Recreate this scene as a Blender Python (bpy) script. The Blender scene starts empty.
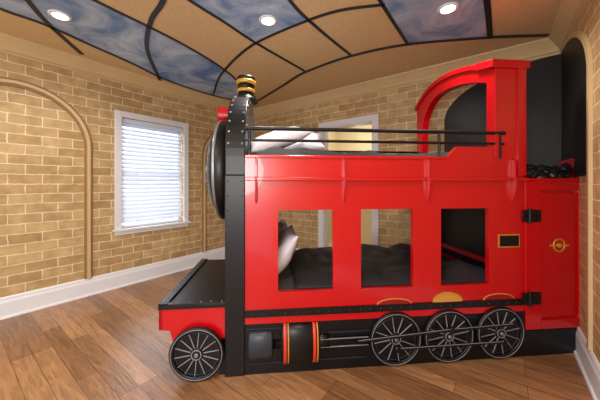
import bpy, bmesh, math, random
from mathutils import Vector, Matrix, noise, Euler
random.seed(4)
F=270.0; HZ=184.0; HC=1.30; CEIL=2.72
sc=bpy.context.scene
sc.view_settings.view_transform='Standard'
sc.view_settings.exposure=0.45
def srgb(r,g,b):
    f=lambda c:(c/255/12.92) if c/255<=0.04045 else ((c/255+0.055)/1.055)**2.4
    return (f(r),f(g),f(b),1)
# ---------- materials
def mat(name,col,rough=0.5,metal=0.0,var=0.06,scale=6,bump=0.0,coat=0.0,spec=0.5):
    m=bpy.data.materials.new(name); m.use_nodes=True
    nt=m.node_tree; b=nt.nodes['Principled BSDF']
    b.inputs['Roughness'].default_value=rough; b.inputs['Metallic'].default_value=metal
    b.inputs['Coat Weight'].default_value=coat; b.inputs['Specular IOR Level'].default_value=spec
    tc=nt.nodes.new('ShaderNodeTexCoord'); n=nt.nodes.new('ShaderNodeTexNoise')
    n.inputs['Scale'].default_value=scale; n.inputs['Detail'].default_value=4
    nt.links.new(tc.outputs['Object'],n.inputs['Vector'])
    mx=nt.nodes.new('ShaderNodeMix'); mx.data_type='RGBA'
    mx.inputs[6].default_value=tuple(c*(1-var) for c in col[:3])+(1,)
    mx.inputs[7].default_value=tuple(min(1,c*(1+var)) for c in col[:3])+(1,)
    nt.links.new(n.outputs['Fac'],mx.inputs[0]); nt.links.new(mx.outputs[2],b.inputs['Base Color'])
    if bump:
        bp=nt.nodes.new('ShaderNodeBump'); bp.inputs['Strength'].default_value=bump; bp.inputs['Distance'].default_value=0.01
        nt.links.new(n.outputs['Fac'],bp.inputs['Height']); nt.links.new(bp.outputs['Normal'],b.inputs['Normal'])
    return m
def emit(name,col,s):
    m=bpy.data.materials.new(name); m.use_nodes=True; b=m.node_tree.nodes['Principled BSDF']
    b.inputs['Base Color'].default_value=col; b.inputs['Emission Color'].default_value=col; b.inputs['Emission Strength'].default_value=s
    return m
def brick_mat():
    m=bpy.data.materials.new('painted_brick'); m.use_nodes=True; nt=m.node_tree; b=nt.nodes['Principled BSDF']
    L=nt.links.new
    tc=nt.nodes.new('ShaderNodeTexCoord'); sp=nt.nodes.new('ShaderNodeSeparateXYZ'); cb=nt.nodes.new('ShaderNodeCombineXYZ')
    L(tc.outputs['Object'],sp.inputs[0]); L(sp.outputs[0],cb.inputs[0]); L(sp.outputs[2],cb.inputs[1])
    br=nt.nodes.new('ShaderNodeTexBrick'); br.inputs['Scale'].default_value=1
    br.inputs['Brick Width'].default_value=0.25; br.inputs['Row Height'].default_value=0.1
    br.inputs['Mortar Size'].default_value=0.006; br.inputs['Mortar Smooth'].default_value=0.35; br.inputs['Bias'].default_value=0.0
    br.inputs['Color1'].default_value=srgb(180,147,98); br.inputs['Color2'].default_value=srgb(204,173,124)
    br.inputs['Mortar'].default_value=srgb(236,218,182)
    wn=nt.nodes.new('ShaderNodeTexNoise'); wn.inputs['Scale'].default_value=14; L(cb.outputs[0],wn.inputs['Vector'])
    ad=nt.nodes.new('ShaderNodeMixRGB'); ad.blend_type='LINEAR_LIGHT'; ad.inputs[0].default_value=0.009
    L(cb.outputs[0],ad.inputs[1]); L(wn.outputs['Color'],ad.inputs[2]); L(ad.outputs[0],br.inputs['Vector'])
    n=nt.nodes.new('ShaderNodeTexNoise'); n.inputs['Scale'].default_value=9; n.inputs['Detail'].default_value=6; L(cb.outputs[0],n.inputs['Vector'])
    rp=nt.nodes.new('ShaderNodeValToRGB'); rp.color_ramp.elements[0].color=(.76,.73,.68,1); rp.color_ramp.elements[1].color=(1.1,1.1,1.1,1)
    rp.color_ramp.elements[0].position=.3; rp.color_ramp.elements[1].position=.7
    L(n.outputs['Fac'],rp.inputs[0])
    mu=nt.nodes.new('ShaderNodeMixRGB'); mu.blend_type='MULTIPLY'; mu.inputs[0].default_value=1
    L(br.outputs['Color'],mu.inputs[1]); L(rp.outputs[0],mu.inputs[2]); L(mu.outputs[0],b.inputs['Base Color'])
    bp=nt.nodes.new('ShaderNodeBump'); bp.inputs['Strength'].default_value=.6; bp.inputs['Distance'].default_value=.01; bp.invert=True
    L(br.outputs['Fac'],bp.inputs['Height']); L(bp.outputs['Normal'],b.inputs['Normal'])
    b.inputs['Roughness'].default_value=.55
    return m
def floor_mat(ang):
    m=bpy.data.materials.new('hardwood_planks'); m.use_nodes=True; nt=m.node_tree; b=nt.nodes['Principled BSDF']; L=nt.links.new
    tc=nt.nodes.new('ShaderNodeTexCoord'); mp=nt.nodes.new('ShaderNodeMapping'); mp.inputs['Rotation'].default_value=(0,0,ang)
    L(tc.outputs['Object'],mp.inputs[0])
    br=nt.nodes.new('ShaderNodeTexBrick'); br.inputs['Scale'].default_value=1; br.offset=0.37; br.offset_frequency=3
    br.inputs['Brick Width'].default_value=1.0; br.inputs['Row Height'].default_value=.115; br.inputs['Mortar Size'].default_value=.0016
    br.inputs['Color1'].default_value=srgb(176,130,90); br.inputs['Color2'].default_value=srgb(134,94,62); br.inputs['Mortar'].default_value=srgb(78,52,36)
    L(mp.outputs[0],br.inputs['Vector'])
    m2=nt.nodes.new('ShaderNodeMapping'); m2.inputs['Scale'].default_value=(1.6,14,1); L(mp.outputs[0],m2.inputs[0])
    n=nt.nodes.new('ShaderNodeTexNoise'); n.inputs['Scale'].default_value=2.2; n.inputs['Detail'].default_value=8; n.inputs['Distortion'].default_value=1.4; L(m2.outputs[0],n.inputs['Vector'])
    rp=nt.nodes.new('ShaderNodeValToRGB'); rp.color_ramp.elements[0].position=.3; rp.color_ramp.elements[0].color=(.62,.60,.58,1); rp.color_ramp.elements[1].position=.68; rp.color_ramp.elements[1].color=(1.12,1.12,1.12,1)
    L(n.outputs['Fac'],rp.inputs[0])
    mu=nt.nodes.new('ShaderNodeMixRGB'); mu.blend_type='MULTIPLY'; mu.inputs[0].default_value=1
    L(br.outputs['Color'],mu.inputs[1]); L(rp.outputs[0],mu.inputs[2]); L(mu.outputs[0],b.inputs['Base Color'])
    bp=nt.nodes.new('ShaderNodeBump'); bp.inputs['Strength'].default_value=.3; bp.inputs['Distance'].default_value=.01; L(n.outputs['Fac'],bp.inputs['Height']); L(bp.outputs[0],b.inputs['Normal'])
    b.inputs['Roughness'].default_value=.32
    return m
def sky_mural():
    m=bpy.data.materials.new('sky_mural_paint'); m.use_nodes=True; nt=m.node_tree; b=nt.nodes['Principled BSDF']; L=nt.links.new
    tc=nt.nodes.new('ShaderNodeTexCoord'); n=nt.nodes.new('ShaderNodeTexNoise'); n.inputs['Scale'].default_value=2.4; n.inputs['Detail'].default_value=10; n.inputs['Distortion'].default_value=.9; n.inputs['Roughness'].default_value=.6
    L(tc.outputs['Object'],n.inputs['Vector']); rp=nt.nodes.new('ShaderNodeValToRGB')
    e=rp.color_ramp.elements; e[0].position=.38; e[0].color=srgb(84,122,176); e[1].position=.68; e[1].color=srgb(190,206,224)
    L(n.outputs['Fac'],rp.inputs[0]); L(rp.outputs[0],b.inputs['Base Color']); b.inputs['Roughness'].default_value=.6
    return m
BRICK=brick_mat()
RED=mat('glossy_red_paint',srgb(188,4,18),.26,var=.04,coat=.35)
DRED=mat('deep_red_paint',srgb(140,8,18),.4,var=.04)
BLK=mat('satin_black_paint',srgb(11,12,16),.38,var=.1,spec=.4)
GRY=mat('painted_grey_line',srgb(132,135,142),.5)
DG=mat('dark_grey_paint',srgb(44,48,58),.4)
SIL=mat('silver_metal',srgb(150,152,158),.35,metal=.7)
GOLD=mat('gold_paint',srgb(200,155,60),.35,metal=.3)
ORG=mat('orange_red_stripe',srgb(215,55,28),.4)
WHT=mat('white_trim_paint',srgb(228,228,232),.4,var=.01)
TAN=mat('tan_ceiling_paint',srgb(212,180,134),.6,var=.16,scale=34)
CRN=mat('cream_crown_paint',srgb(205,178,132),.5,var=.08)
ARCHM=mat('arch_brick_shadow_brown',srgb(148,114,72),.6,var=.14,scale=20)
CREAM=mat('cream_wall_paint',srgb(226,212,178),.6)
LINE=mat('mural_rib_paint',srgb(26,28,36),.5)
PANEL=mat('charcoal_faux_plaster',srgb(32,29,31),.5,var=.4,scale=5,bump=.2,spec=.3)
COAL=mat('coal',srgb(20,20,23),.4,bump=.5,scale=40)
FAB=mat('black_plush_fabric',srgb(26,23,28),.75,var=.4,scale=30,bump=.6)
PIL=mat('white_pillow_cotton',srgb(226,226,236),.8,var=.04,bump=.2)
GPIL=mat('pale_lavender_cotton',srgb(226,222,236),.8,var=.08,bump=.2)
MATT=mat('mattress_cloth',srgb(60,58,64),.8)
AMB=mat('amber_paint',srgb(206,142,62),.4)
SKY=sky_mural()
LAMP=emit('lamp_lens',(1,.97,.92,1),8)

# ---------- builder
class B:
    def __init__(s): s.bm=bmesh.new(); s.mats=[]
    def mi(s,m):
        if m not in s.mats: s.mats.append(m)
        return s.mats.index(m)
    def faces(s,vs,fs,m,smooth=False):
        i=s.mi(m); bv=[s.bm.verts.new(v) for v in vs]
        for f in fs:
            try:
                fa=s.bm.faces.new([bv[k] for k in f]); fa.material_index=i; fa.smooth=smooth
            except ValueError: pass
    def box(s,x0,x1,y0,y1,z0,z1,m):
        v=[(x,y,z) for z in(z0,z1) for y in(y0,y1) for x in(x0,x1)]
        s.faces(v,[(0,2,3,1),(4,5,7,6),(0,1,5,4),(2,6,7,3),(0,4,6,2),(1,3,7,5)],m)
    def prism(s,poly,axis,a,b,m,smooth=False):
        def P(p,c): return {'x':(c,p[0],p[1]),'y':(p[0],c,p[1]),'z':(p[0],p[1],c)}[axis]
        n=len(poly); v=[P(p,a) for p in poly]+[P(p,b) for p in poly]
        s.faces(v,[tuple(range(n-1,-1,-1)),tuple(range(n,2*n))]+[(i,(i+1)%n,n+(i+1)%n,n+i) for i in range(n)],m,smooth)
    def strip(s,outer,inner,axis,a,b,m):
        def P(p,c): return {'x':(c,p[0],p[1]),'y':(p[0],c,p[1]),'z':(p[0],p[1],c)}[axis]
        n=len(outer); v=[P(p,a) for p in outer]+[P(p,a) for p in inner]+[P(p,b) for p in outer]+[P(p,b) for p in inner]
        f=[]
        for i in range(n-1):
            f+=[(i,i+1,n+i+1,n+i),(2*n+i,3*n+i,3*n+i+1,2*n+i+1),(i,2*n+i,2*n+i+1,i+1),(n+i,n+i+1,3*n+i+1,3*n+i)]
        f+=[(0,n,3*n,2*n),(n-1,3*n-1,4*n-1,2*n-1)]
        s.faces(v,f,m)
    def lathe(s,prof,c,axis,m,seg=40,sc2=(1,1),ring=False):
        v=[];f=[]
        for r,h in prof:
            for i in range(seg):
                t=2*math.pi*i/seg; p,q=r*math.cos(t)*sc2[0],r*math.sin(t)*sc2[1]
                o={'x':(h,p,q),'y':(p,h,q),'z':(p,q,h)}[axis]; v.append((c[0]+o[0],c[1]+o[1],c[2]+o[2]))
        k=len(prof)
        for j in range(k-1 if not ring else k):
            j2=(j+1)%k
            for i in range(seg):
                f.append((j*seg+i,j*seg+(i+1)%seg,j2*seg+(i+1)%seg,j2*seg+i))
        if not ring: f+=[tuple(range(seg)),tuple(range((k-1)*seg,k*seg))]
        s.faces(v,f,m,True)
        s.bm.faces.ensure_lookup_table()
        if not ring:
            for fa in s.bm.faces[-2:]: fa.smooth=False
    def tube(s,a,b,r,m,seg=12):
        a=Vector(a);b=Vector(b);d=(b-a).normalized(); u=d.orthogonal().normalized(); w=d.cross(u)
        v=[tuple(p+u*r*math.cos(2*math.pi*i/seg)+w*r*math.sin(2*math.pi*i/seg)) for p in(a,b) for i in range(seg)]
        s.faces(v,[(i,(i+1)%seg,seg+(i+1)%seg,seg+i) for i in range(seg)]+[tuple(range(seg)),tuple(range(seg,2*seg))],m,False)
    def ball(s,c,r,m,sub=1,sq=(1,1,1),jit=0):
        i=s.mi(m); q=bmesh.ops.create_icosphere(s.bm,subdivisions=sub,radius=r)
        for v in q['verts']:
            k=1+random.uniform(-jit,jit)
            v.co=Vector((v.co.x*sq[0]*k+c[0],v.co.y*sq[1]*k+c[1],v.co.z*sq[2]*k+c[2]))
            for f in v.link_faces: f.material_index=i; f.smooth=(jit==0)
    def done(s,name,parent=None,mw=None,bevel=0,seg=2):
        bmesh.ops.recalc_face_normals(s.bm,faces=s.bm.faces)
        me=bpy.data.meshes.new(name); s.bm.to_mesh(me); s.bm.free()
        for m in s.mats: me.materials.append(m)
        o=bpy.data.objects.new(name,me); sc.collection.objects.link(o)
        if parent: o.parent=parent
        if mw is not None: o.matrix_world=mw
        if bevel:
            b=o.modifiers.new('bevel','BEVEL'); b.width=bevel; b.segments=seg; b.limit_method='ANGLE'
        return o
def frame(o,x):
    x=Vector((x[0],x[1],0)).normalized(); y=Vector((0,0,1)).cross(x)
    return Matrix(((x.x,y.x,0,o[0]),(x.y,y.y,0,o[1]),(0,0,1,0),(0,0,0,1)))
C=(-.912,5.24); D1=Vector((.599,.801)); D2=Vector((.8,-.6))
SW=4.345
R=(C[0]+D2.x*SW,C[1]+D2.y*SW)
ML=frame(C,(-D1.x,-D1.y)); MB=frame(C,D2); MR=frame(R,(-D1.x,-D1.y))

# ---------- walls
def wall(name,mw,x0,x1,y0,y1,H,hole=None):
    b=B()
    if hole:
        a,c,z0,z1=hole
        b.box(x0,a,y0,y1,0,H,BRICK); b.box(c,x1,y0,y1,0,H,BRICK); b.box(a,c,y0,y1,z1,H,BRICK)
        if z0>0: b.box(a,c,y0,y1,0,z0,BRICK)
    else: b.box(x0,x1,y0,y1,0,H,BRICK)
    return b.done(name,mw=mw)
wx0,wx1,wz0,wz1=1.43,2.265,.73,2.15
wall('wall_left',ML,-.12,6.2,-.14,0,CEIL,(wx0,wx1,wz0,wz1))
dx0,dx1,dz1=1.61,2.415,2.18
wall('wall_back',MB,0,SW+.12,0,.12,CEIL,(dx0,dx1,0,dz1))
wall('wall_right',MR,0,4.2,0,.12,CEIL)
b=B(); b.box(-.2,SW+.2,-6.3,.2,-.08,0,WHT)
fl=b.done('floor',mw=MB); fl.data.materials.clear(); fl.data.materials.append(floor_mat(0))
b=B(); b.box(-.2,SW+.2,-4.6,.2,CEIL,CEIL+.08,TAN); ce=b.done('ceiling',mw=MB)
def bb(name,mw,spans,side):
    b=B()
    for x0,x1 in spans:
        pr=[(0,0),(.022,0),(.022,.15),(.014,.175),(.014,.19),(.006,.205),(0,.205)]
        b.prism([(p[0]*side,p[1]) for p in pr],'x',x0,x1,WHT)
        b.prism([(p[0]*side,p[1]) for p in [(.022,0),(.036,0),(.034,.015),(.022,.022)]],'x',x0,x1,WHT)
    b.done(name,mw=mw)
bb('baseboard_left',ML,[(0,6.2)],1); bb('baseboard_back',MB,[(0,dx0-.09),(dx1+.09,SW)],-1); bb('baseboard_right',MR,[(0,4.2)],-1)
def crown(name,mw,x0,x1,side):
    b=B(); H=CEIL
    pr=[(0,H),(.11,H),(.11,H-.018),(.095,H-.03),(.075,H-.05),(.045,H-.085),(.03,H-.11),(.03,H-.125),(.012,H-.13),(.012,H-.15),(0,H-.15)]
    b.prism([(p[0]*side,p[1]) for p in pr],'x',x0,x1,CRN); b.done(name,mw=mw)
crown('trim_1',ML,0,6.2,1); crown('trim_2',MB,0,SW,-1); crown('trim_3',MR,0,4.2,-1)
def arch(b,cx,r,zs,w,y0,y1,m,zb=.205):
    A=[math.pi*i/32 for i in range(33)]
    o=[(cx+r,zb)]+[(cx+r*math.cos(t),zs+r*math.sin(t)) for t in A]+[(cx-r,zb)]
    n=[(cx+r-w,zb)]+[(cx+(r-w)*math.cos(t),zs+(r-w)*math.sin(t)) for t in A]+[(cx-r+w,zb)]
    b.strip(o,n,'y',y0,y1,m)
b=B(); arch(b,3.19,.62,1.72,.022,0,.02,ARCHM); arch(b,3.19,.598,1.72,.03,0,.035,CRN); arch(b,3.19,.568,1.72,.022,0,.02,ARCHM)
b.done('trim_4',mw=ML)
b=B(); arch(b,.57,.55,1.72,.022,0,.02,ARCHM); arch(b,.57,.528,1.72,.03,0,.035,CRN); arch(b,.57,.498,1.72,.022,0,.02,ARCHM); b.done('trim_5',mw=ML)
zs=2.05; rz=.52; rr=1.03
A=[math.radians(90*i/20) for i in range(21)]
b=B(); b.prism([(SW-.001,1.40)]+[(SW-rr*math.sin(t),zs+rz*math.cos(t)) for t in A]+[(SW-rr,1.40)],'y',-.012,0,PANEL)
b.done('wall_panel',mw=MB)
b=B(); b.prism([(0.012,1.36)]+[(max(.012,rr*math.sin(t)),zs+rz*math.cos(t)) for t in A]+[(rr,1.36)],'y',-.012,0,PANEL)
b.done('wall_panel',mw=MR)
b=B(); o=[((rr+.05)*math.sin(t),zs+(rz+.04)*math.cos(t)) for t in A]+[(rr+.05,.205)]; n=[(rr*math.sin(t),zs+rz*math.cos(t)) for t in A]+[(rr,.205)]
b.strip(o,n,'y',-.02,0,CRN); b.done('trim_6',mw=MR)

# ---------- window with blinds
b=B(); t=.075
b.box(wx0-t,wx0,0,.022,wz0,wz1+t,WHT); b.box(wx1,wx1+t,0,.022,wz0,wz1+t,WHT); b.box(wx0,wx1,0,.022,wz1,wz1+t,WHT)
b.box(wx0-t-.02,wx1+t+.02,-.01,.05,wz0-.025,wz0,WHT); b.box(wx0-t,wx1+t,0,.018,wz0-.075,wz0-.025,WHT)
for (a,c,d,e) in[(wx0,wx0+.035,wz0,wz1),(wx1-.035,wx1,wz0,wz1),(wx0,wx1,wz0,wz0+.04),(wx0,wx1,wz1-.04,wz1),(wx0,wx1,1.42,1.46)]:
    b.box(a,c,-.12,-.09,d,e,WHT)
b.done('window_1',mw=ML,bevel=.003)
SLAT=mat('blind_slat_white',srgb(226,231,240),.45,var=.01)
nt=SLAT.node_tree; pb=nt.nodes['Principled BSDF']; tr=nt.nodes.new('ShaderNodeBsdfTranslucent'); tr.inputs[0].default_value=(.82,.88,1,1)
mxs=nt.nodes.new('ShaderNodeMixShader'); mxs.inputs[0].default_value=.16
nt.links.new(pb.outputs[0],mxs.inputs[1]); nt.links.new(tr.outputs[0],mxs.inputs[2]); nt.links.new(mxs.outputs[0],nt.nodes['Material Output'].inputs[0])
b=B(); b.box(wx0+.006,wx1-.006,-.075,-.015,wz1-.06,wz1-.004,SLAT)
z=wz1-.085
while z>wz0+.05:
    dy,dz=.019,.024
    b.faces([(wx0+.01,-.045-dy,z+dz),(wx1-.01,-.045-dy,z+dz),(wx1-.01,-.045+dy,z-dz),(wx0+.01,-.045+dy,z-dz),
             (wx0+.01,-.043-dy,z+dz+.003),(wx1-.01,-.043-dy,z+dz+.003),(wx1-.01,-.043+dy,z-dz+.003),(wx0+.01,-.043+dy,z-dz+.003)],
            [(0,3,2,1),(4,5,6,7),(0,1,5,4),(1,2,6,5),(2,3,7,6),(3,0,4,7)],SLAT)
    z-=.054
b.box(wx0+.01,wx1-.01,-.06,-.03,wz0+.006,wz0+.03,SLAT)
for x in(wx0+.2,wx1-.2): b.tube((x,-.022,wz0+.02),(x,-.022,wz1-.04),.0015,SLAT,6)
b.tube((wx0+.08,-.012,1.5),(wx0+.08,-.012,wz1-.05),.004,SLAT,6)
b.done('window_blind',mw=ML)

# ---------- door opening, bathroom beyond
b=B(); t=.09
for y0,y1 in((-.022,0),(.12,.142)):
    b.box(dx0-t,dx0,y0,y1,0,dz1+t,WHT); b.box(dx1,dx1+t,y0,y1,0,dz1+t,WHT); b.box(dx0,dx1,y0,y1,dz1,dz1+t,WHT)
b.box(dx0,dx0+.015,0,.12,0,dz1,WHT); b.box(dx1-.015,dx1,0,.12,0,dz1,WHT); b.box(dx0,dx1,0,.12,dz1-.015,dz1,WHT)
b.box(dx1-.06,dx1-.02,.145,.92,.01,dz1-.02,WHT)
b.box(dx1-.064,dx1-.06,.25,.82,.2,.95,GRY); b.box(dx1-.064,dx1-.06,.25,.82,1.1,2.0,GRY)
b.done('door_1',mw=MB,bevel=.003)
b=B(); b.box(.8,3.2,1.9,1.98,0,2.6,CREAM); b.done('wall_bathroom_back',mw=MB)
b=B(); b.box(.72,.8,.12,1.9,0,2.6,CREAM); b.done('wall_bathroom_left',mw=MB)
b=B(); b.box(3.2,3.28,.12,1.9,0,2.6,CREAM); b.done('wall_bathroom_right',mw=MB)
b=B(); b.box(.72,3.28,.12,1.98,2.6,2.66,WHT); b.done('ceiling_bathroom',mw=MB)
b=B(); b.box(.72,3.28,.201,1.98,-.08,-.001,CREAM); b.done('floor_bathroom',mw=MB)

# ---------- ceiling mural
def cp(px,py):
    Y=F*(CEIL-HC)/(HZ-py); return Vector(((px-300)/F*Y,Y))
def smooth_px(pts,n=8):
    P=[Vector(p) for p in pts]; P=[P[0]*2-P[1]]+P+[P[-1]*2-P[-2]]; out=[]
    for i in range(1,len(P)-2):
        for k in range(n):
            t=k/n; a,b_,c,d=P[i-1],P[i],P[i+1],P[i+2]
            out.append(.5*((2*b_)+(c-a)*t+(2*a-5*b_+4*c-d)*t*t+(3*b_-a-3*c+d)*t**3))
    out.append(P[-2]); return out
L0=[(-120,-70),(-50,-16),(0,8),(45,24),(85,42),(130,62),(165,79),(213,95),(253,103)]
L1=[(0,-70),(45,-28),(95,0),(150,27),(190,48),(225,70),(255,97)]
L2=[(100,-70),(145,-30),(190,0),(225,22),(255,42),(305,71)]
L3=[(250,-60),(290,0),(318,28),(352,56)]
L4=[(345,-60),(380,0),(408,44)]
L5=[(480,-60),(487,0),(490,37)]
X1=[(213,95),(222,73),(252,45),(300,23),(340,10),(385,4)]
OUT=[(253,103),(264,97),(285,84),(305,72),(350,56),(408,44),(490,37),(548,35)]
RB1=[(-10,-50),(28,0),(50,25),(82,54)]
RB2=[(175,-40),(163,0),(151,20),(147,48),(160,80)]
b=B()
def panel(px,m=SKY,z=CEIL-.003):
    v=[(*cp(*p),z) for p in px]; b.faces(v,[tuple(range(len(v)))],m)
s0=smooth_px(L0); s1=smooth_px(L1)
for i in range(len(s1)-1):
    k0=i*(len(s0)-1)/(len(s1)-1); k1=(i+1)*(len(s0)-1)/(len(s1)-1)
    q=lambda k:s0[int(k)].lerp(s0[min(int(k)+1,len(s0)-1)],k-int(k))
    panel([tuple(q(k0)),tuple(q(k1)),tuple(s1[i+1]),tuple(s1[i])])
panel([(100,-70),(145,-30),(190,0),(225,22),(255,43),(277,32),(305,20),(290,0),(270,-30),(250,-60)])
panel([(345,-60),(380,0),(408,44),(450,40),(490,37),(487,0),(480,-60)])
def rib(pts,w=.028,z=CEIL-.008):
    S=[cp(*p) for p in smooth_px(pts)]; o=[];n=[]
    for i,p in enumerate(S):
        d=(S[min(i+1,len(S)-1)]-S[max(i-1,0)]).normalized(); nn=Vector((-d.y,d.x))*w/2
        o.append(tuple(p+nn)); n.append(tuple(p-nn))
    b.strip(o,n,'z',z,CEIL,LINE)
for q in(L1,L2,L3,L4,X1): rib(q)
rib(L5,.045)
for q in(L0,OUT,RB1,RB2): rib(q,.04)
b.done('ceiling_mural')
LP=[cp(268,20),cp(60,15),cp(448,8),Vector((-1.6,.6)),Vector((.2,.9))]
for p in LP:
    b=B(); b.lathe([(.078,0),(.078,-.01),(.054,-.012),(.052,-.004)],(0,0,0),'z',WHT,32); b.lathe([(.052,-.006),(.051,-.0125)],(0,0,0),'z',LAMP,32)
    b.done('recessed_downlight',mw=Matrix.Translation((p.x,p.y,CEIL)))
    l=bpy.data.lights.new('downlight_bulb','SPOT'); l.energy=50; l.spot_size=2.7; l.spot_blend=.8; l.shadow_soft_size=.1; l.color=(1,.94,.86)
    o=bpy.data.objects.new('downlight_bulb',l); sc.collection.objects.link(o); o.location=(p.x,p.y,CEIL-.04)

# ================= TRAIN BUNK BED =================
TM=Matrix.Translation((0,1.874,0))@Matrix.Rotation(math.atan(.096),4,'Z')
train=bpy.data.objects.new('train_bunk_bed',None); sc.collection.objects.link(train); train.matrix_world=TM
W=1.10; U0=-.376; U1=1.705; T=.035
wins=[(-.152,.233),(.435,.821),(1.035,1.413)]; zb,zt=.555,1.12
def grid_panel(b,y0,y1,m,openings,zlo,z0,z1,zhi):
    b.box(U0,U1,y0,y1,zlo,z0,m); b.box(U0,U1,y0,y1,z1,zhi,m)
    e=[U0]+[v for w in openings for v in w]+[U1]
    for i in range(0,len(e),2): b.box(e[i],e[i+1],y0,y1,z0,z1,m)
b=B(); grid_panel(b,0,T,RED,wins,.44,zb,zt,1.49)
b.prism([(1.08,1.49),(1.16,1.575),(U1,1.575),(U1,1.49)],'y',0,T,RED)
b.done('side_panel',train)
b=B(); grid_panel(b,W-T,W,RED,[(U0+.1,1.5)],.2,.5,1.15,1.49); b.done('rear_panel',train)
b=B(); b.box(U0,U1,-.03,0,1.322,1.348,RED); b.box(U0,1.08,-.012,T+.01,1.478,1.5,RED); b.done('ledge',train,bevel=.004)
b=B(); b.box(U0,U1,-.012,T,.392,.44,BLK)
for i in range(28): b.ball((U0+.05+i*.075,-.013,.416),.006,DG)
b.done('black_band',train)
b=B(); b.box(U0,U1,-.004,T,.345,.392,RED); b.done('red_stripe',train)
b=B(); b.box(U0,U1,0,T,0,.345,BLK); b.box(U0,U1,W-T,W,0,.2,BLK); b.done('chassis_skirt',train)
b=B(); b.box(U0,U1,T,W-T,1.29,1.33,DRED); b.done('upper_bunk_platform',train)
b=B(); b.box(U0,1.66,T,W-T,.3,.36,BLK); b.done('lower_bunk_platform',train)
b=B(); b.box(1.67,U1,T,W-T,0,1.55,BLK); b.prism([(T+.02,.43),(T+.02,.50),(W-T,.56),(W-T,.43)],'x',1.60,1.668,RED); b.box(1.63,1.668,T+.02,W-T,.62,.66,DRED); b.done('end_panel',train)
b=B()
for px_u in(-.30,.31,.93,1.60):
    pts=[(0,1.49),(-.03,1.47),(-.034,1.35),(-.045,1.30),(-.03,1.22),(-.01,1.17),(0,1.17)]
    b.prism(pts,'x',px_u-.007,px_u+.007,RED)
b.done('ledge_brackets',train,bevel=.002)
b=B(); b.box(1.485,1.656,-.006,0,.826,.924,GOLD); b.box(1.494,1.647,-.009,-.006,.835,.915,BLK)
b.done('number_plaque',train)
b=B()
def half(cx,r,rz,y0,y1,z0,m):
    b.prism([(cx+r*math.cos(math.pi*i/20),z0+rz*math.sin(math.pi*i/20)) for i in range(21)],'y',y0,y1,m)
half(1.085,.115,.07,-.006,0,.44,GOLD); half(.68,.13,.04,-.005,0,.44,AMB); half(.68,.122,.034,-.007,0,.44,DRED)
half(1.49,.125,.045,-.005,0,.44,AMB); half(1.49,.117,.039,-.007,0,.44,DRED); half(1.085,.10,.05,-.008,0,.44,AMB)
b.done('fender_arches',train)
def wheel(name,cu,cz,r,yo,spokes=12):
    b=B(); c=(cu,yo,cz)
    b.lathe([(r-.004,0),(r-.004,-.010)],c,'y',BLK,56)
    b.lathe([(r,0),(r,-.022),(r-.006,-.026),(r-.026,-.026),(r-.03,-.02),(r-.03,0)],c,'y',BLK,64,ring=True)
    b.lathe([(r-.010,-.024),(r-.010,-.0285),(r-.014,-.0285),(r-.014,-.024)],c,'y',GRY,64,ring=True)
    b.lathe([(r*.80,-.009),(r*.80,-.0125),(r*.775,-.0125),(r*.775,-.009)],c,'y',DG,56,ring=True)
    for i in range(spokes):
        t=2*math.pi*(i+.3)/spokes; c_,s_=math.cos(t),math.sin(t); wv=.0030
        p=[(cu+c_*.03-s_*wv,cz+s_*.03+c_*wv),(cu+c_*(r*.86)-s_*wv*.6,cz+s_*(r*.86)+c_*wv*.6),(cu+c_*(r*.86)+s_*wv*.6,cz+s_*(r*.86)-c_*wv*.6),(cu+c_*.03+s_*wv,cz+s_*.03-c_*wv)]
        b.prism(p,'y',yo-.008,yo-.016,GRY)
    b.lathe([(.042,-.010),(.042,-.022),(.036,-.026)],c,'y',BLK,24); b.lathe([(.034,-.024),(.034,-.0285),(.028,-.0285),(.028,-.024)],c,'y',GRY,24,ring=True)
    b.lathe([(.016,-.026),(.012,-.036)],c,'y',SIL,16)
    b.done(name,train)
wh=[(.683,.196),(1.085,.196),(1.49,.198)]
for i,(u,z) in enumerate(wh): wheel('drive_wheel_%d'%(i+1),u,z,.19,0)
wheel('front_wheel',-.686,.178,.176,-.015,14)
b=B()
b.tube((.40,-.045,.21),(1.085,-.045,.255),.010,BLK); b.tube((.40,-.05,.218),(1.085,-.05,.263),.002,GRY)
b.tube((.683,-.045,.14),(1.49,-.045,.145),.009,BLK); b.tube((.683,-.052,.149),(1.49,-.052,.154),.002,GRY)
b.tube((1.085,-.045,.255),(1.56,-.045,.27),.010,BLK); b.tube((1.085,-.052,.264),(1.56,-.052,.279),.002,GRY)
for u,z in((1.085,.255),(.683,.14),(1.49,.145)): b.lathe([(.022,-.03),(.022,-.056),(.016,-.06)],(u,0,z),'y',BLK,20)
b.done('connecting_rods',train)
b=B()
b.lathe([(.085,-.35),(.095,-.34),(.095,-.2),(.085,-.19)],(0,-.0,.2),'x',DG,32,(.5,1))
b.lathe([(.03,-.19),(.03,.5)],(0,-.0,.2),'x',BLK,16,(.8,1))
b.lathe([(.12,-.13),(.135,-.12),(.135,.1),(.12,.11)],(0,0,.2),'x',BLK,32,(.45,1))
for u in(-.115,.085):
    b.lathe([(.137,u),(.139,u+.002),(.139,u+.018),(.137,u+.02)],(0,0,.2),'x',ORG,32,(.46,1))
    b.lathe([(.137,u+.028),(.139,u+.03),(.139,u+.034),(.137,u+.036)],(0,0,.2),'x',AMB,32,(.46,1))
b.lathe([(.055,.112),(.055,.2)],(0,0,.2),'x',BLK,20,(.6,1))
b.box(-.37,.47,-.01,0,.075,.078,DG); b.box(.2,.5,-.012,0,.262,.265,DG); b.box(-.37,-.13,-.01,0,.31,.313,DG); b.box(.14,.48,-.03,-.02,.172,.175,GRY); b.box(.14,.48,-.03,-.02,.226,.229,GRY)
b.done('steam_cylinder',train)
fa,fb=-.509,U0
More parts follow.
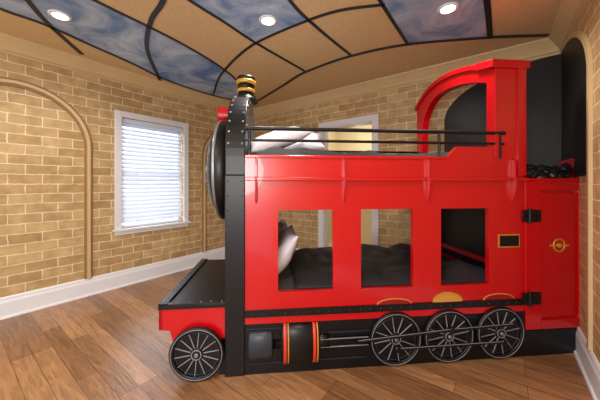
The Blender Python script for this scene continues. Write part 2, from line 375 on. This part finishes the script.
b=B(); zs_=1.49; r=W/2
poly=[(-.012,0),(W,0),(W,zs_)]+[(r+r*math.cos(math.pi*i/32),zs_+r*math.sin(math.pi*i/32)) for i in range(1,32)]+[(0,zs_),(0,1.36),(-.012,1.36)]
b.prism(poly,'x',fa,fb,BLK)
b.done('smokebox_front_plate',train,bevel=.006)
b=B()
for i in range(13):
    z=.12+i*.1
    if z<1.33:
        for u in(fa+.02,fb-.02): b.ball((u,-.013,z),.006,DG)
for i in range(1,20):
    t=math.pi-math.pi*i/20
    for u in(fa+.02,fb-.02): b.ball((u,r+r*math.cos(t),zs_+r*math.sin(t)),.009,SIL)
for i in range(1,20):
    t=math.pi-math.pi*i/20; b.ball((fb,r+(r-.04)*math.cos(t),zs_+(r-.04)*math.sin(t)),.008,SIL)
b.done('rivets',train)
b=B(); c=(0,r,1.42)
b.lathe([(.43,fa),(.43,-.6),(.42,-.625)],c,'x',BLK,56)
b.lathe([(.424,-.60),(.426,-.622),(.420,-.632),(.412,-.632),(.41,-.60)],c,'x',SIL,56,ring=True)
b.lathe([(.41,-.60),(.405,-.63),(.36,-.66),(.3,-.69),(.18,-.715),(.05,-.725)],c,'x',BLK,56)
b.lathe([(.05,-.72),(.045,-.76),(.02,-.77)],c,'x',SIL,24)
b.tube((-.735,r,1.42),(-.735,r-.14,1.30),.009,SIL); b.tube((-.735,r,1.42),(-.735,r+.14,1.30),.009,SIL)
b.done('smokebox_door',train)
b=B(); b.lathe([(.06,fa),(.065,-.54),(.07,-.64),(.075,-.66)],(0,r,1.90),'x',RED,32); b.lathe([(.06,-.655),(.05,-.665)],(0,r,1.90),'x',WHT,32)
b.box(-.60,fa,r-.05,r+.05,1.80,1.84,BLK); b.done('headlamp',train)
b=B(); cc=(-.425,r,0)
b.lathe([(.105,2.02),(.10,2.045),(.075,2.06),(.068,2.08),(.068,2.10)],cc,'z',BLK,40)
b.lathe([(.072,2.10),(.078,2.105),(.078,2.125),(.072,2.13)],cc,'z',GOLD,40)
b.lathe([(.068,2.13),(.072,2.17)],cc,'z',BLK,40)
b.lathe([(.074,2.17),(.086,2.175),(.086,2.2),(.078,2.205)],cc,'z',GOLD,40)
b.lathe([(.08,2.205),(.078,2.235),(.066,2.24),(.06,2.21)],cc,'z',BLK,40)
b.done('chimney',train)
ua=-.943
b=B(); b.box(ua,fa,0,W,.465,.492,BLK); b.box(ua,ua+.055,0,W,.492,.505,BLK); b.box(ua,fa,0,.04,.492,.5,BLK)
for i in range(16): b.ball((ua+.028,.04+i*.068,.507),.006,GRY)
for i in range(6): b.ball((ua+.06+i*.07,.02,.502),.006,GRY)
b.done('front_deck',train,bevel=.003)
b=B(); b.prism([(ua,.465),(ua,.33),(ua+.07,.318),(ua+.09,.25),(fa,.25),(fa,.465)],'y',.01,.04,RED)
b.box(ua,ua+.03,.01,W-.01,.325,.465,RED); b.prism([(ua,.465),(ua,.33),(fa,.25),(fa,.465)],'y',W-.04,W-.01,RED)
b.done('deck_skirt',train,bevel=.003)
b=B(); b.box(-.82,fa,.05,W-.05,.1,.40,BLK)
b.box(-.72,-.65,.0,W-.1,.15,.21,BLK); b.lathe([(.17,W-.05),(.17,W-.02)],(-.686,0,.172),'y',BLK,40)
b.box(-.55,fa,.02,W-.02,0,.2,BLK)
b.done('front_bogie',train)
b=B()
for z,rd in((1.68,.0135),(1.60,.010)):
    b.tube((fb,-.0,z),(1.53,-.0,z),rd,BLK)
b.tube((fb,W-.02,1.66),(1.47,W-.02,1.66),.012,BLK)
for u in(fb+.03,1.02,1.50): b.tube((u,.0,1.49),(u,.0,1.69),.010,BLK)
b.ball((1.53,-.0,1.68),.017,BLK,2)
b.done('guard_rails',train)
# cab arch
ca,cb_=1.455,1.53
def az(n):
    return (2.315-.155*((.62-n)/.62)**2) if n<.62 else (2.315-.16*((n-.62)/(W-.62))**2.4)
N=[W*i/32 for i in range(33)]
outer=[(0,1.5)]+[(n,az(n)) for n in N]+[(W,1.45)]
lw=.075
inner=[(lw,1.5)]
for i in range(33):
    n=lw+(W-lw-.11)*i/32; q=max(0,(n-.62)/(W-.11-.62))
    inner.append((n,az(n)-.115-.22*(1-math.sqrt(max(0,1-q**2.2)))))
inner.append((W-.11,1.45))
b=B(); b.strip(outer,inner,'x',ca,cb_,RED); b.done('cab_arch',train,bevel=.004)
b=B(); b.box(ca+.01,U1,-.002,T,1.5,2.18,RED); b.box(1.635,U1,-.014,0,1.36,2.18,RED); b.box(ca,ca+.03,-.01,0,1.5,2.18,RED); b.done('cab_side_panel',train,bevel=.003)
b=B(); b.prism([(-.02,2.165),(-.02,2.225),(.16,2.265),(.16,2.205)],'x',ca-.03,cb_+.2,RED)
M=[.15+(W-.14)*i/32 for i in range(33)]; o=[(n,az(min(max(n,0),W))+.03) for n in M]; n_=[(n,az(min(max(n,0),W))-.012) for n in M]
b.strip(o,n_,'x',ca-.02,cb_+.02,RED); b.done('cab_roof',train,bevel=.004)
# tender cabinet
b=B(); b.prism([(U1,.014),(2.19,.014),(2.54,.46),(U1,1.22)],'z',.19,1.30,RED); b.done('tender_cabinet',train)
b=B(); b.box(U1,1.835,-.008,.014,.2,1.33,RED); b.box(2.15,2.195,-.008,.014,.2,1.33,RED); b.box(1.835,2.15,-.008,.014,1.25,1.33,RED); b.box(1.835,2.15,-.008,.014,.2,.27,RED)
b.box(U1,2.2,-.02,.04,1.325,1.345,RED)
b.done('cabinet_door_frame',train,bevel=.004)
b=B(); b.box(1.850,2.135,.006,.014,.285,1.235,RED); b.done('cabinet_door',train,bevel=.003)
b=B(); b.prism([(U1,.0),(2.19,.0),(2.54,.46),(U1,1.22)],'z',0,.19,BLK); b.done('tender_base',train)
b=B(); b.prism([(2.17,.02),(2.20,.02),(2.555,.47),(2.525,.47)],'z',1.3,1.51,RED); b.done('coal_bunker_board',train)
b=B(); cu,cz=1.995,.83
b.lathe([(.052,.008),(.052,.0),(.042,.0),(.042,.008)],(cu,0,cz),'y',GOLD,40,ring=True)
b.box(cu-.08,cu+.08,.001,.008,cz-.006,cz+.006,GOLD); b.lathe([(.018,.008),(.016,-.003)],(cu,0,cz),'y',GOLD,20)
b.done('brass_emblem',train)
b=B()
for z in(1.06,.44):
    b.box(U1-.03,U1+.115,-.02,-.006,z-.045,z+.045,BLK); b.tube((U1+.02,-.02,z-.055),(U1+.02,-.02,z+.055),.012,BLK)
    for u in(U1-.018,U1+.06,U1+.1):
        for dz in(-.028,.028): b.ball((u,-.021,z+dz),.005,DG)
b.done('strap_hinges',train,bevel=.003)
b=B()
random.seed(9)
for i in range(460):
    u=random.uniform(1.73,2.48); n=random.uniform(.04,1.05)
    if n<(u-2.15)*1.26+.05 or n>1.16-(u-U1)*.92: continue
    h=.12*min(1,(n+.02)/.14)
    b.ball((u,n,1.335+h*random.uniform(.2,1.0)),random.uniform(.026,.042),COAL,1,(1,1,.8),.16)
b.done('coal_pile',train)

# ---------- bedding
def blob(name,cu,cn,cz,su,sn,sz,m,rot=(0,0,0),seed=0,ex=.5):
    bm=bmesh.new(); bmesh.ops.create_cube(bm,size=2); bmesh.ops.subdivide_edges(bm,edges=bm.edges,cuts=14,use_grid_fill=True)
    for v in bm.verts:
        x,y,z=v.co; e=lambda a:(1-abs(a)**2.2*.999)
        th=max(0,e(x))**ex*max(0,e(y))**ex
        px=x*(1-.09*(1-y*y)*x*x); py=y*(1-.09*(1-x*x)*y*y)
        nz=noise.noise(Vector((x*2.2+seed,y*2.2,z)))*.18
        v.co=Vector((px*su,py*sn,(z*(th*.93+.07)+nz*th)*sz))
    for f in bm.faces: f.smooth=True
    me=bpy.data.meshes.new(name); bm.to_mesh(me); bm.free(); me.materials.append(m)
    o=bpy.data.objects.new(name,me); sc.collection.objects.link(o)
    o.matrix_world=TM@Matrix.Translation((cu,cn,cz))@Euler(rot).to_matrix().to_4x4()
    return o
def mattress(name,u0,u1,z0,z1):
    b=B(); b.box(u0,u1,T+.02,W-T-.02,z0,z1,MATT); b.done(name,mw=TM,bevel=.04,seg=4)
mattress('mattress',U0+.02,1.58,.36,.54); mattress('mattress',U0+.02,1.40,1.33,1.47)
def comf(name,u0,u1,z,amp,seed):
    bm=bmesh.new(); nx,ny=90,56; g=[]
    for i in range(nx+1):
        row=[]
        for j in range(ny+1):
            x=i/nx;y=j/ny; u=u0+(u1-u0)*x; n=T+.012+(W-2*T-.024)*y
            ed=min(1,min(y,1-y)*8,min(x,1-x)*12)
            h=z-.035*(1-ed)**2+ed*amp*(.5+noise.noise(Vector((u*3+seed,n*3,0)))*.8+noise.noise(Vector((u*8+seed,n*5,3)))*.45)
            row.append(bm.verts.new((u,n,h)))
        g.append(row)
    for i in range(nx):
        for j in range(ny):
            f=bm.faces.new((g[i][j],g[i+1][j],g[i+1][j+1],g[i][j+1])); f.smooth=True
    me=bpy.data.meshes.new(name); bm.to_mesh(me); bm.free(); me.materials.append(FAB)
    o=bpy.data.objects.new(name,me); sc.collection.objects.link(o); o.matrix_world=TM
    so=o.modifiers.new('t','SOLIDIFY'); so.thickness=.012; so.offset=1
comf('comforter',-.02,1.55,.585,.07,1); comf('comforter',-.34,1.38,1.515,.05,7)
blob('pillow',-.115,.40,.745,.20,.27,.085,GPIL,(0,-1.0,0),2)
blob('pillow',-.15,.42,1.675,.26,.2,.075,PIL,(.25,-.35,.1),3)
blob('pillow',.02,.80,1.69,.28,.19,.085,PIL,(.5,-.15,-.1),5)
blob('pillow',-.17,.86,.76,.20,.20,.075,PIL,(0,-1.0,0),8)

# ---------- lights
def area(name,mw,loc,rot,sx,sy,e,col):
    l=bpy.data.lights.new(name,'AREA'); l.shape='RECTANGLE'; l.size=sx; l.size_y=sy; l.energy=e; l.color=col
    o=bpy.data.objects.new(name,l); sc.collection.objects.link(o)
    o.matrix_world=mw@Matrix.Translation(loc)@rot
area('window_daylight',ML,((wx0+wx1)/2,-.6,1.6),Matrix.Rotation(math.radians(90),4,'X'),1.1,1.7,26,(.85,.92,1))
def pt(name,loc,e,col,s):
    l=bpy.data.lights.new(name,'POINT'); l.energy=e; l.color=col; l.shadow_soft_size=s
    o=bpy.data.objects.new(name,l); sc.collection.objects.link(o); o.matrix_world=loc
pt('bathroom_lamp',MB@Matrix.Translation((1.7,1.1,2.2)),16,(1,.9,.72),.12)
pt('fill_light',Matrix.Translation((-.5,-.7,1.5)),95,(1,.97,.92),.4)  # soft fill added behind the camera to brighten ceiling and room evenly
w=bpy.data.worlds.new('w'); sc.world=w; w.use_nodes=True; bg=w.node_tree.nodes['Background']; bg.inputs[0].default_value=(.95,.97,1,1); bg.inputs[1].default_value=1.2

cam=bpy.data.cameras.new('camera'); co=bpy.data.objects.new('camera',cam); sc.collection.objects.link(co)
cam.sensor_width=36; cam.lens=F/600*36; cam.shift_y=-(200-HZ)/600; cam.clip_start=.02
co.location=(0,0,HC); co.rotation_euler=(math.pi/2,0,0); sc.camera=co
